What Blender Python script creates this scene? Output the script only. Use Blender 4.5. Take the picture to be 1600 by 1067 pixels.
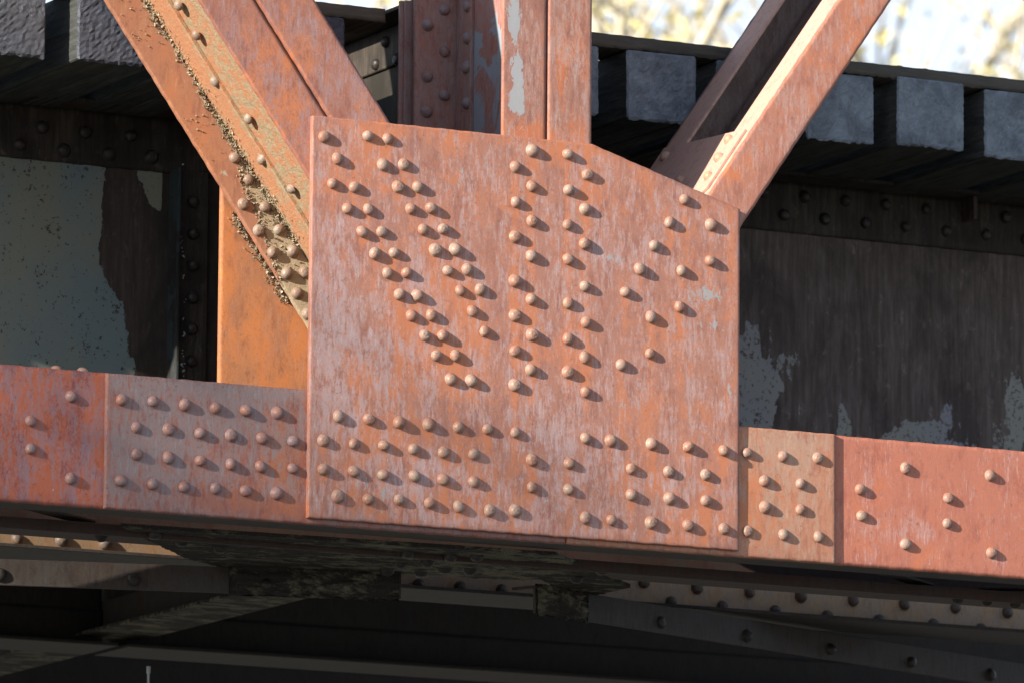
import bpy, bmesh, math, random
import numpy as np
from mathutils import Vector, Matrix
R = math.radians
random.seed(7); rng = np.random.default_rng(7)
sc = bpy.context.scene
for o in list(bpy.data.objects): bpy.data.objects.remove(o, do_unlink=True)
C = sc.collection

# ---------------------------------------------------------------- camera
PSI, TH, ROLL = .473548, .161014, .007327
s_, c_, st, ct = math.sin(PSI), math.cos(PSI), math.sin(TH), math.cos(TH)
fw = Vector((s_*ct, c_*ct, st)); rt = Vector((c_, -s_, 0)); up = Vector((-s_*st, -c_*st, ct))
r2 = rt*math.cos(ROLL) + up*math.sin(ROLL); u2 = up*math.cos(ROLL) - rt*math.sin(ROLL)
cd = bpy.data.cameras.new('camera'); cam = bpy.data.objects.new('camera', cd); C.objects.link(cam)
M = Matrix((r2, u2, -fw)).transposed().to_4x4(); M.translation = -fw*23.52
cam.matrix_world = M
cd.lens = 264.6; cd.sensor_width = 36; cd.clip_end = 3000; cd.clip_start = .5
cd.dof.use_dof = True; cd.dof.focus_distance = 23.6; cd.dof.aperture_fstop = 5.0
sc.camera = cam

# ---------------------------------------------------------------- light
sun_dir = Vector((-.908, -.272, .318)).normalized()      # towards the sun
elev = math.asin(sun_dir.z)
w = bpy.data.worlds.new('World'); sc.world = w; w.use_nodes = True
nt = w.node_tree; bg = nt.nodes['Background']
sky = nt.nodes.new('ShaderNodeTexSky'); sky.sky_type = 'NISHITA'; sky.sun_disc = False
sky.sun_elevation = elev; sky.sun_rotation = math.atan2(sun_dir.x, sun_dir.y)
sky.air_density = 1.0; sky.dust_density = .8; sky.ozone_density = 1.6
# white veil added to the sky, strongest at the horizon, brightening it and the fill
tc = nt.nodes.new('ShaderNodeTexCoord'); cn = nt.nodes.new('ShaderNodeTexNoise'); cn.inputs['Scale'].default_value = 2.2; cn.inputs['Detail'].default_value = 6
nt.links.new(tc.outputs['Generated'], cn.inputs['Vector'])
cr = nt.nodes.new('ShaderNodeMapRange'); cr.inputs['From Min'].default_value = .3; cr.inputs['From Max'].default_value = .7; cr.inputs['To Min'].default_value = 0; cr.inputs['To Max'].default_value = .12
nt.links.new(cn.outputs[0], cr.inputs['Value'])
sx = nt.nodes.new('ShaderNodeSeparateXYZ'); nt.links.new(tc.outputs['Generated'], sx.inputs[0])
hz = nt.nodes.new('ShaderNodeMapRange'); hz.inputs['From Min'].default_value = .02; hz.inputs['From Max'].default_value = .46; hz.inputs['To Min'].default_value = .97; hz.inputs['To Max'].default_value = 0
nt.links.new(sx.outputs[2], hz.inputs['Value'])
ad = nt.nodes.new('ShaderNodeMath'); ad.operation = 'ADD'; ad.use_clamp = True; nt.links.new(hz.outputs[0], ad.inputs[0]); nt.links.new(cr.outputs[0], ad.inputs[1])
mx = nt.nodes.new('ShaderNodeMix'); mx.data_type = 'RGBA'; nt.links.new(ad.outputs[0], mx.inputs[0]); nt.links.new(sky.outputs[0], mx.inputs[6]); mx.inputs[7].default_value = (7.6, 8.2, 9.4, 1)
nt.links.new(mx.outputs[2], bg.inputs[0]); bg.inputs[1].default_value = .070
sl = bpy.data.lights.new('sun', 'SUN'); sl.energy = 4.4; sl.angle = R(.53); sl.color = (1.0, .90, .77)
so = bpy.data.objects.new('sun', sl); C.objects.link(so)
so.rotation_euler = sun_dir.to_track_quat('Z', 'Y').to_euler(); so.location = sun_dir*40
sc.view_settings.view_transform = 'Standard'; sc.view_settings.look = 'None'
sc.view_settings.exposure = 1.26; sc.view_settings.gamma = 1
sc.view_settings.use_curve_mapping = False
sc.render.engine = 'CYCLES'

# ---------------------------------------------------------------- helpers
def tag(o, label=None, cat=None, group=None, kind=None):
    if label: o['label'] = label
    if cat: o['category'] = cat
    if group: o['group'] = group
    if kind: o['kind'] = kind
    return o
def empty(name, loc, label, cat, group=None):
    o = bpy.data.objects.new(name, None); C.objects.link(o); o.location = loc
    o.empty_display_size = .05
    return tag(o, label, cat, group)
def link(name, me, mat, parent=None, smooth=False):
    if mat is not None:
        me.materials.clear(); me.materials.append(mat)
    o = bpy.data.objects.new(name, me); C.objects.link(o)
    if parent is not None:
        o.parent = parent
        o.matrix_parent_inverse = Matrix.Translation(-parent_loc(parent))
    if smooth:
        for p in me.polygons: p.use_smooth = True
    return o
def parent_loc(p):
    v = Vector(p.location)
    while p.parent is not None:
        p = p.parent
        if p.type == 'EMPTY': v = Vector(p.location) + v
    return v
def wob(P, amp, sc_=1.0, seed=0.0):
    """low frequency dents of rolled plate"""
    x, y, z = P[:, 0]*sc_, P[:, 1]*sc_, P[:, 2]*sc_
    v = (np.sin(5.1*x+2.3*z+seed)+np.sin(3.7*z-4.9*x+1.7+seed*2)+np.sin(11.3*x+1.1+seed)*.5*np.sin(9.7*z+2+seed)
         + .35*np.sin(23*x+17*z+seed*3)*np.sin(19*z-13*x+y*11)+.2*np.sin(47*x-31*z+seed)*np.sin(41*z+29*x))
    return v*amp
def grid_plate(name, org, U, V, N, cols, thick, mat, parent=None, cell=.008, amp=.0006, seed=0, attrs=None, jag=0, rivs=None):
    """plate in the plane org + u U + v V; cols = [(u, v_bottom, v_top), ...] polyline; front skin towards N is a fine grid"""
    org, U, V, N = [np.array(a, float) for a in (org, U, V, N)]
    cu = np.array([c[0] for c in cols]); cb = np.array([c[1] for c in cols]); ctp = np.array([c[2] for c in cols])
    nu = max(2, int((cu[-1]-cu[0])/cell)+1); nv = max(2, int((ctp-cb).max()/cell)+1)
    us = np.unique(np.concatenate([np.linspace(cu[0], cu[-1], nu), cu])); nu = len(us)
    nk = .0007*(np.sin(us*61+seed)+np.sin(us*137+seed*2)*.7); b = np.interp(us, cu, cb)+nk; t = np.interp(us, cu, ctp)-nk*.8
    if jag:
        b = b+rng.normal(0, jag, nu)
    f = np.linspace(0, 1, nv)
    uu = np.repeat(us[:, None], nv, 1); vv = b[:, None]*(1-f)+t[:, None]*f
    P = (org+uu[..., None]*U+vv[..., None]*V).reshape(-1, 3)
    du = np.minimum(uu-us[0], us[-1]-uu).ravel(); dv = np.minimum(vv-b[:, None], t[:, None]-vv).ravel()
    e = np.clip(np.minimum(du, dv)/.004, 0, 1)
    h = wob(P, amp, 1, seed)-.0012*(1-e)
    F = P+N*h[:, None]
    n = nu*nv
    idx = np.arange(n).reshape(nu, nv)
    q = np.stack([idx[:-1, :-1], idx[1:, :-1], idx[1:, 1:], idx[:-1, 1:]], -1).reshape(-1, 4)
    if np.dot(np.cross(U, V), N) < 0: q = q[:, ::-1]; flip = True
    else: flip = False
    loop = list(idx[:, 0])+list(idx[-1, 1:])+list(idx[-2::-1, -1])+list(idx[0, -2:0:-1])
    L = len(loop); back = P[loop]-N*thick
    verts = np.concatenate([F, back])
    fs = [tuple(a) for a in q.tolist()]
    for i in range(L):
        j = (i+1) % L
        a = (loop[j], loop[i], n+i, n+j)
        fs.append(a[::-1] if flip else a)
    fs.append(tuple(n+i for i in range(L)) if flip else tuple(n+i for i in reversed(range(L))))
    me = bpy.data.meshes.new(name); me.from_pydata(verts.tolist(), [], fs)
    if attrs:
        for an, fn in attrs.items():
            at = me.attributes.new(an, 'FLOAT', 'POINT')
            at.data.foreach_set('value', fn(verts[:, 0], verts[:, 1], verts[:, 2]).astype(np.float32))
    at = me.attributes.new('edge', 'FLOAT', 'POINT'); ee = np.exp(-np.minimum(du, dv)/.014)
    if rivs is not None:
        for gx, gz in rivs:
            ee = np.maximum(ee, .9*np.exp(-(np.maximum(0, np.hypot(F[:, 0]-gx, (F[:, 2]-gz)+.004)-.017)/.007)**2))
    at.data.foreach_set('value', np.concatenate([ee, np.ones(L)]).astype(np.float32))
    sm = np.zeros(len(fs), bool); sm[:len(q)] = True
    me.polygons.foreach_set('use_smooth', sm); me.update()
    return link(name, me, mat, parent)
def blobs(L, zs=1.0):
    """sum of soft blots (x, z, rx, rz, strength) in plate coordinates"""
    def fn(x, y, z):
        v = np.zeros_like(x)
        for (bx, bz, rx, rz, s) in L: v += s*np.exp(-((x-bx)/rx)**2-((z-bz)/rz)**2)
        return v
    return fn
def box_bm(bm, o, ax, x0, x1, y0, y1, z0, z1, bev=0.0015):
    """box in the frame o + a ax0 + b ax1 + c ax2"""
    o = Vector(o); A = [Vector(a) for a in ax]
    vs = [bm.verts.new(o+A[0]*a+A[1]*b+A[2]*c) for a in (x0, x1) for b in (y0, y1) for c in (z0, z1)]
    fs = [(0, 1, 3, 2), (4, 6, 7, 5), (0, 4, 5, 1), (2, 3, 7, 6), (0, 2, 6, 4), (1, 5, 7, 3)]
    if A[0].cross(A[1]).dot(A[2]) < 0: fs = [f[::-1] for f in fs]
    F = [bm.faces.new([vs[i] for i in f]) for f in fs]
    if bev:
        es = list({e for f in F for e in f.edges})
        bmesh.ops.bevel(bm, geom=es, offset=bev, segments=1, affect='EDGES', profile=.5)
XYZ = ((1, 0, 0), (0, 1, 0), (0, 0, 1))
def box(name, mat, parent, x0, x1, y0, y1, z0, z1, o=(0, 0, 0), ax=XYZ, bev=.0015, sub=0):
    bm = bmesh.new(); box_bm(bm, o, ax, x0, x1, y0, y1, z0, z1, bev)
    if sub:
        bmesh.ops.subdivide_edges(bm, edges=[e for e in bm.edges if e.calc_length() > sub], cuts=3, use_grid_fill=True)
    me = bpy.data.meshes.new(name); bm.to_mesh(me); bm.free()
    return link(name, me, mat, parent)
def prism(name, mat, parent, pts, o, U, V, N, t, bev=.0015):
    """polygon pts in (U, V), front face at o, thickness t against N"""
    o, U, V, N = [Vector(a) for a in (o, U, V, N)]
    bm = bmesh.new(); n = len(pts)
    f = [bm.verts.new(o+U*a+V*b) for a, b in pts]; g = [bm.verts.new(o+U*a+V*b-N*t) for a, b in pts]
    bm.faces.new(f); bm.faces.new(g[::-1])
    for i in range(n): bm.faces.new((f[i], g[i], g[(i+1) % n], f[(i+1) % n]))
    bmesh.ops.recalc_face_normals(bm, faces=bm.faces[:])
    if bev: bmesh.ops.bevel(bm, geom=bm.edges[:], offset=bev, segments=1, affect='EDGES', profile=.5)
    me = bpy.data.meshes.new(name); bm.to_mesh(me); bm.free()
    return link(name, me, mat, parent)

# rivet heads: a few hand-driven shapes, shared
def rivet_mesh(seed, r=.0187, h=.0178):
    rr = random.Random(seed); prof = []
    k = 7; fl_ = rr.choice([0, 0, .12, .2])
    for i in range(k+1):
        a = math.pi/2*i/k
        prof.append((r*math.cos(a)**.92 if i < k else 0, h*min(math.sin(a)**.95, 1-fl_*(1-.2*i/k))))
    n = 18; vs = []; fs = []
    ph = rr.random()*6; ec = rr.uniform(.0, .07); tx, ty = rr.uniform(-.0022, .0022), rr.uniform(-.0022, .0022)
    for i, (pr, pz) in enumerate(prof[:-1]):
        for j in range(n):
            a = 2*math.pi*j/n
            q = pr*(1+ec*math.cos(2*a+ph)+rr.uniform(-.035, .035))
            vs.append((q*math.cos(a)+tx*pz/h, q*math.sin(a)+ty*pz/h, pz+rr.uniform(-.0006, .0006) if i else -.002))
    vs.append((tx, ty, h)); top = len(vs)-1
    for i in range(k-1):
        for j in range(n):
            fs.append((i*n+j, i*n+(j+1) % n, (i+1)*n+(j+1) % n, (i+1)*n+j))
    for j in range(n): fs.append(((k-1)*n+j, (k-1)*n+(j+1) % n, top))
    # a thin collar of scale round some heads
    if seed % 3 == 0:
        b = len(vs)
        for j in range(n):
            a = 2*math.pi*j/n; vs.append((1.14*r*math.cos(a), 1.14*r*math.sin(a), -.001))
        for j in range(n):
            a = 2*math.pi*j/n; vs.append((1.07*r*math.cos(a), 1.07*r*math.sin(a), .0016))
        for j in range(n):
            fs.append((b+j, b+(j+1) % n, b+n+(j+1) % n, b+n+j)); fs.append((b+n+j, b+n+(j+1) % n, n+(j+1) % n, n+j))
    me = bpy.data.meshes.new('rivet'); me.from_pydata(vs, [], fs)
    for p in me.polygons: p.use_smooth = True
    me.update(); return me
RIV = {}
def rivets(parent, pts, N, mat, scale=1.0, jit=.0):
    """pts are world points on a surface, N its outward normal; one object per rivet"""
    key = mat.name
    if key not in RIV:
        RIV[key] = []
        for s in range(12):
            m = rivet_mesh(s); m.materials.append(mat); RIV[key].append(m)
    q = Vector(N).to_track_quat('Z', 'Y').to_matrix().to_4x4()
    pl = parent_loc(parent)
    for p in pts:
        o = bpy.data.objects.new('rivet', random.choice(RIV[key])); C.objects.link(o)
        o.parent = parent
        k = scale*random.uniform(.92, 1.07)
        o.matrix_basis = Matrix.Translation(Vector(p)-pl) @ q @ Matrix.Rotation(random.random()*6.28, 4, 'Z') @ Matrix.Diagonal((k, k, k*random.uniform(.88, 1.10), 1))

# ---------------------------------------------------------------- materials
class NT:
    def __init__(s, name):
        s.m = bpy.data.materials.new(name); s.m.use_nodes = True; s.t = s.m.node_tree
        s.b = s.t.nodes['Principled BSDF']; s.b.inputs['Specular IOR Level'].default_value = .3
    def n(s, ty, **kw):
        x = s.t.nodes.new(ty)
        for k, v in kw.items(): setattr(x, k, v)
        return x
    def l(s, a, b): s.t.links.new(a, b)
    def pos(s, sx=1, sy=1, sz=1, obj=False, loc=(0, 0, 0)):
        a = s.n('ShaderNodeTexCoord').outputs['Object'] if obj else s.n('ShaderNodeNewGeometry').outputs['Position']
        m = s.n('ShaderNodeMapping'); m.inputs['Scale'].default_value = (sx, sy, sz); m.inputs['Location'].default_value = loc
        s.l(a, m.inputs['Vector']); return m.outputs[0]
    def noise(s, v, sc, det=6, rough=.6, dist=0):
        x = s.n('ShaderNodeTexNoise'); s.l(v, x.inputs['Vector'])
        x.inputs['Scale'].default_value = sc; x.inputs['Detail'].default_value = det
        x.inputs['Roughness'].default_value = rough; x.inputs['Distortion'].default_value = dist
        return x.outputs[0]
    def ramp(s, f, stops):
        x = s.n('ShaderNodeValToRGB'); s.l(f, x.inputs[0]); cr = x.color_ramp
        while len(cr.elements) < len(stops): cr.elements.new(.5)
        for e, (p, c) in zip(cr.elements, stops):
            e.position = p; e.color = (*(c if isinstance(c, tuple) else (c, c, c)), 1)
        return x.outputs[0]
    def math(s, op, a, b=None, c=None, clamp=False):
        x = s.n('ShaderNodeMath', operation=op, use_clamp=clamp)
        for i, v in enumerate((a, b, c)):
            if v is None: continue
            if isinstance(v, (int, float)): x.inputs[i].default_value = v
            else: s.l(v, x.inputs[i])
        return x.outputs[0]
    def mix(s, f, a, b, mode='MIX'):
        x = s.n('ShaderNodeMix', data_type='RGBA', blend_type=mode)
        for i, v in ((0, f), (6, a), (7, b)):
            if isinstance(v, (int, float)): x.inputs[i].default_value = v
            elif isinstance(v, tuple): x.inputs[i].default_value = (*v, 1)
            else: s.l(v, x.inputs[i])
        return x.outputs[2]
    def attr(s, name): return s.n('ShaderNodeAttribute', attribute_name=name).outputs['Fac']
    def bump(s, h, dist, strength=1.0, prev=None):
        x = s.n('ShaderNodeBump'); s.l(h, x.inputs['Height']); x.inputs['Distance'].default_value = dist
        x.inputs['Strength'].default_value = strength
        if prev is not None: s.l(prev, x.inputs['Normal'])
        return x.outputs[0]
    def out(s, col, rough=.7, nrm=None):
        s.l(col, s.b.inputs['Base Color'])
        if isinstance(rough, (int, float)): s.b.inputs['Roughness'].default_value = rough
        else: s.l(rough, s.b.inputs['Roughness'])
        if nrm is not None: s.l(nrm, s.b.inputs['Normal'])
        return s.m

def rust(name, salmon, orange, mauve, chip=(.32, .35, .36), orange_cut=.56, mauve_cut=.5, chip_cut=.70, streak=.22,
         seed=0., bump=.0006, painted=0, fleck=.16, chip_scale=11, rough=.62, crust=False, mop=.72):
    t = NT(name); off = (seed, seed*1.7, seed*.6)
    big = t.noise(t.pos(1, 1, .55, loc=off), 5.0, 5, .6, .4)
    med = t.noise(t.pos(1, 1, .50, loc=off), 21, 7, .70, .5)
    med2 = t.noise(t.pos(1.1, 1, .55, loc=(seed+9, 2, seed)), 15, 8, .72, .7)
    drip = t.noise(t.pos(1, 1, streak, loc=off), 70, 5, .68, .2)
    fine = t.noise(t.pos(1, 1, .6, loc=off), 150, 4, .75)
    grain = t.noise(t.pos(loc=off), 420, 3, .7)
    blot = t.noise(t.pos(1, 1, .55, loc=off), chip_scale, 9, .70, .6)
    a_o, a_m, a_c = t.attr('orange'), t.attr('mauve'), t.attr('chip')
    W = lambda *p: __import__('functools').reduce(lambda u, v: t.math('ADD', u, v), [t.math('MULTIPLY', q, k) for q, k in p])
    o = W((big, .40), (med, .30), (fine, .30), (a_o, .75))                    # fresh orange rust
    m = W((med2, .40), (drip, .34), (fine, .26), (a_m, .75))                  # pale mauve, dripping
    col = t.mix(t.ramp(grain, [(.3, 0.), (.7, 1.)]), tuple(c*(1-fleck) for c in salmon), tuple(min(1, c*(1+fleck)) for c in salmon))
    d = t.ramp(W((med, .5), (drip, .5)), [(.38, 1.), (.50, 0.)])
    col = t.mix(t.math('MULTIPLY', d, .75), col, tuple(c*k for c, k in zip(salmon, (.70, .62, .66))))
    oc = .515+(orange_cut-.58)*.7
    col = t.mix(t.ramp(o, [(oc-.02, 0.), (oc+.06, .8)]), col, orange)
    mc = .515+(mauve_cut-.54)*.7
    col = t.mix(t.ramp(m, [(mc-.03, 0.), (mc+.055, mop)]), col, mauve)
    thr = t.noise(t.pos(1, 1, .13, loc=(seed, 5, seed)), 150, 4, .7)
    st = t.math('MULTIPLY', t.ramp(thr, [(.54, 0.), (.64, 1.)]), t.ramp(t.math('ADD', med2, a_m), [(.46, 0.), (.60, .75)]))
    col = t.mix(st, col, tuple(min(1, c*1.22) for c in mauve))
    pit = t.noise(t.pos(1, 1, .7, loc=(seed, 8, 0)), 95, 6, .78)
    col = t.mix(t.ramp(pit, [(.56, 0.), (.64, .6)]), col, tuple(c*k for c, k in zip(orange, (1.05, 1.0, .8))))
    spot = t.noise(t.pos(1, 1, 1, loc=(seed+3, 0, 0)), 60, 5, .75)
    col = t.mix(t.ramp(spot, [(.59, 0.), (.70, .65)]), col, tuple(c*.5 for c in salmon))
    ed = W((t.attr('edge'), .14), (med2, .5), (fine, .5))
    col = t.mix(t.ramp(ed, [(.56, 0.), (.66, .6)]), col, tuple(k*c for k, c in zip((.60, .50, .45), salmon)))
    c = t.math('ADD', t.math('MULTIPLY_ADD', grain, .06, blot), a_c)
    cm = t.ramp(c, [(chip_cut, 0.), (chip_cut+.018, 1.)])
    col = t.mix(t.math('MULTIPLY', cm, .85), col, chip)
    h = t.math('ADD', t.math('MULTIPLY', grain, .5), t.math('MULTIPLY', spot, .8))
    b = t.bump(h, bump, .8)
    b = t.bump(cm, .0006, .6, b)
    if crust:
        e = t.noise(t.pos(), 34, 7, .75, .5); f = t.noise(t.pos(), 170, 5, .75)
        k = t.ramp(t.math('MULTIPLY_ADD', e, .35, t.attr('crust')), [(.62, 0.), (.65, 1.)])
        cc = t.mix(t.ramp(f, [(.58, 0.), (.68, .8)]), t.mix(e, (.46, .38, .26), (.36, .28, .18)), (.15, .10, .06))
        col = t.mix(k, col, cc); b = t.bump(t.math('MULTIPLY', k, t.math('ADD', .6, t.math('ADD', f, e))), .005, 1, b)
    return t.out(col, rough, b)

SAL = (.375, .182, .136); ORA = (.53, .19, .088); MAU = (.44, .32, .315)
M_gus = rust('gusset_rust', SAL, ORA, MAU, chip=(.33, .36, .37), orange_cut=.60, mauve_cut=.55, chip_cut=.735, seed=1, mop=.85, chip_scale=26)
M_spl = rust('splice_rust', (.30, .125, .095), (.44, .145, .06), (.245, .22, .225), chip=(.36, .38, .40), orange_cut=.64, mauve_cut=.50, chip_cut=.84, seed=5)
M_spr = rust('splice_tan_rust', (.44, .205, .13), (.52, .19, .085), (.42, .29, .22), orange_cut=.62, mauve_cut=.54, chip_cut=.9, seed=9)
M_chl = rust('chord_red_rust', (.27, .085, .072), (.46, .125, .055), (.25, .185, .21), chip=(.42, .44, .50), orange_cut=.55, mauve_cut=.52, chip_cut=.76, seed=12)
M_chr = rust('chord_pink_rust', (.45, .17, .115), (.56, .18, .08), (.46, .30, .28), orange_cut=.64, mauve_cut=.62, chip_cut=.95, seed=14)
M_pst = rust('post_rust', (.34, .17, .13), (.52, .17, .07), (.42, .30, .27), chip=(.36, .39, .41), orange_cut=.60, mauve_cut=.55, chip_cut=.80, seed=20, chip_scale=24)
M_psw = rust('post_web_rust', (.32, .15, .12), (.42, .15, .08), (.28, .20, .20), chip=(.24, .30, .35), orange_cut=.62, mauve_cut=.5, chip_cut=.60, seed=22, chip_scale=7)
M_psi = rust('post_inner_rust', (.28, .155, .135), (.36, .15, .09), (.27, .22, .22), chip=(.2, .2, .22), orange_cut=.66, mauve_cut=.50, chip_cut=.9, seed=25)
M_dgl = rust('diagonal_rust', (.34, .15, .11), (.56, .19, .07), (.34, .235, .235), orange_cut=.615, mauve_cut=.545, chip_cut=.95, seed=31)
M_dgi = rust('diagonal_inner_flange_rust', (.37, .18, .115), (.46, .19, .09), (.42, .24, .14), chip=(.42, .40, .33), orange_cut=.62, mauve_cut=.6, chip_cut=.86, seed=35, bump=.0003, crust=True)
M_dgr = rust('right_diagonal_rust', (.42, .19, .135), (.56, .19, .08), (.46, .31, .28), orange_cut=.60, mauve_cut=.55, chip_cut=.95, seed=41)
M_flg = rust('pale_flange_rust', (.54, .33, .26), (.55, .31, .21), (.50, .35, .31), orange_cut=.66, mauve_cut=.60, chip_cut=.95, seed=44, bump=.0003)
M_dkw = rust('inner_shade_rust', (.20, .145, .13), (.24, .15, .11), (.27, .23, .22), chip=(.25, .22, .2), orange_cut=.62, mauve_cut=.50, chip_cut=.9, seed=47)  # darker copy of the channel rust; the box's inner shade is painted in
M_ing = rust('inner_gusset_orange_rust', (.39, .18, .095), (.58, .21, .07), (.42, .215, .14), chip=(.40, .36, .28), orange_cut=.575, mauve_cut=.59, chip_cut=.90, seed=51, bump=.0003)
M_edge = rust('bottom_edge_rust', (.30, .11, .06), (.42, .15, .05), (.2, .1, .07), orange_cut=.6, mauve_cut=.6, chip_cut=.95, seed=55)
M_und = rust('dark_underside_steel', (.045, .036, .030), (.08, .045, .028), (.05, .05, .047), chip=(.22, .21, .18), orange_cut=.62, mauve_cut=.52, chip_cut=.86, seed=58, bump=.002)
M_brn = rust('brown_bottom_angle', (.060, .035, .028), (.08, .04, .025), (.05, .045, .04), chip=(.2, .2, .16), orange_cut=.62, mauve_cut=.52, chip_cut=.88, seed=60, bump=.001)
M_brc = rust('lateral_brace_steel', (.052, .042, .036), (.075, .045, .03), (.062, .058, .055), chip=(.16, .18, .15), orange_cut=.62, mauve_cut=.50, chip_cut=.84, seed=63, bump=.001)  # darkened base colour stands in for shade under the deck
M_tan = rust('stringer_flange_tan_lifted', (.58, .40, .25), (.56, .33, .17), (.46, .37, .31), chip=(.62, .52, .32), orange_cut=.60, mauve_cut=.52, chip_cut=.66, seed=66)  # paler copy for the shaded right flange; fill light is in the colour
M_tal = rust('stringer_flange_tan_left', (.30, .19, .105), (.32, .17, .08), (.24, .18, .13), chip=(.36, .27, .13), orange_cut=.60, mauve_cut=.52, chip_cut=.66, seed=68)  # darker copy of the same tan, for the flange that takes sun
def rivmat(name, a, b, c, seed):
    t = NT(name)
    g = t.noise(t.pos(loc=(seed, 0, 0)), 55, 5, .65); f = t.noise(t.pos(loc=(seed, 1, 0)), 330, 4, .7)
    big = t.noise(t.pos(loc=(seed, 3, 0)), 14, 2, .5)
    col = t.mix(t.ramp(big, [(.4, 0.), (.62, 1.)]), a, b)
    col = t.mix(t.ramp(g, [(.52, 0.), (.62, .8)]), col, c)
    col = t.mix(t.ramp(f, [(.54, 0.), (.66, .75)]), col, tuple(x*.35 for x in a))
    return t.out(col, .36, t.bump(t.math('ADD', f, g), .0012, .7))
R_gus = rivmat('rivet_head_pink', (.30, .155, .115), (.33, .225, .185), (.30, .25, .18), 1)
R_spl = rivmat('rivet_head_mauve', (.25, .13, .11), (.25, .185, .19), (.36, .15, .08), 2)
R_dk = rivmat('rivet_head_dark', (.028, .025, .024), (.04, .034, .03), (.06, .05, .04), 3)
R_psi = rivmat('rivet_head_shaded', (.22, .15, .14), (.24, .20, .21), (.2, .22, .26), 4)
R_dgl = rivmat('rivet_head_crusted', (.24, .17, .13), (.29, .25, .21), (.25, .13, .08), 5)
R_tan = rivmat('rivet_head_brown', (.15, .10, .08), (.13, .11, .10), (.20, .15, .09), 6)
R_flg = rivmat('rivet_head_pale', (.44, .27, .19), (.46, .30, .22), (.42, .32, .17), 7)

def lichen():
    t = NT('crusted_paint_on_diagonal_web')
    v = t.pos(); n = t.noise(v, 19, 8, .74, .3); f = t.noise(v, 160, 5, .75); c = t.noise(v, 60, 6, .75, .6)
    base = t.mix(t.ramp(c, [(.40, 0.), (.60, 1.)]), (.38, .295, .19), (.28, .215, .135))
    a = t.math('ADD', t.attr('rusty'), .02)
    r = t.ramp(t.math('ADD', t.math('MULTIPLY_ADD', c, .45, n), a), [(.72, 0.), (.77, .9)])
    col = t.mix(r, base, t.mix(c, (.48, .23, .12), (.38, .17, .09)))
    col = t.mix(t.ramp(f, [(.60, 0.), (.70, .75)]), col, (.16, .11, .06))
    return t.out(col, .85, t.bump(t.math('ADD', f, t.math('MULTIPLY', c, 1.6)), .0035, .9))
M_lic = lichen()
def flake_mat():
    t = NT('peeled_paint_flake'); f = t.noise(t.pos(), 120, 4, .7)
    return t.out(t.ramp(f, [(.35, (.10, .07, .045)), (.5, (.30, .24, .155)), (.65, (.48, .42, .32))]), .8, t.bump(f, .001, .6))
M_flk = flake_mat()

def webmat(name, paint, paint2, rst, rst2, cut, seed, pits=.66):
    """deep-shaded stringer web: old grey-blue paint ('paint' attribute) over brown scale"""
    t = NT(name); off = (seed, 0, seed)
    n = t.noise(t.pos(1, 1, .7, loc=off), 9, 9, .66, .3); s = t.noise(t.pos(1, 1, .08, loc=off), 60, 5, .7)
    g = t.noise(t.pos(loc=off), 200, 4, .7); b = t.noise(t.pos(1, 1, .6, loc=off), 3, 4, .5)
    wisp = t.noise(t.pos(1, 1, .5, loc=off), 24, 9, .75, .6)
    pc = t.mix(t.ramp(b, [(.4, 0.), (.62, 1.)]), paint, paint2)
    spots = t.ramp(t.math('MULTIPLY_ADD', n, .35, t.noise(t.pos(loc=off), 70, 4, .7)), [(pits+.12, 0.), (pits+.17, .9)])
    pc = t.mix(spots, pc, rst)
    rc = t.mix(t.ramp(s, [(.40, 0.), (.66, 1.)]), rst, rst2)
    rc = t.mix(t.ramp(wisp, [(.57, 0.), (.66, .6)]), rc, tuple(x*1.9 for x in rst2))
    rc = t.mix(t.ramp(g, [(.62, 0.), (.74, .5)]), rc, tuple(x*2.2 for x in rst2))
    rc = t.mix(t.ramp(t.noise(t.pos(1, 1, .5, loc=off), 6, 7, .7, .5), [(.42, .0), (.60, .7)]), rc, tuple(x*.45 for x in rst))
    k = t.math('ADD', t.math('MULTIPLY_ADD', n, 1.1, t.math('MULTIPLY', s, .25)), t.math('ADD', t.attr('paint'), -.365))
    m = t.ramp(k, [(cut, 0.), (cut+.015, 1.)])
    col = t.mix(m, rc, pc)
    return t.out(col, .75, t.bump(m, .0015, .7, t.bump(g, .001, .6)))
M_webl = webmat('stringer_web_left', (.165, .215, .215), (.22, .225, .17), (.048, .037, .031), (.078, .06, .05), .55, 2)
M_webr = webmat('stringer_web_right', (.24, .24, .215), (.21, .215, .245), (.075, .056, .048), (.14, .115, .105), .55, 6, .62)
M_sfl = webmat('stringer_top_flange', (.15, .13, .10), (.12, .105, .09), (.03, .025, .021), (.075, .062, .048), .66, 9)
M_stf = webmat('stiffener_paint', (.03, .045, .05), (.035, .042, .045), (.02, .02, .02), (.04, .04, .04), .30, 14)
M_fbw = webmat('floor_beam_web_steel', (.07, .08, .065), (.065, .08, .08), (.03, .026, .02), (.05, .045, .036), .52, 12)

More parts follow.
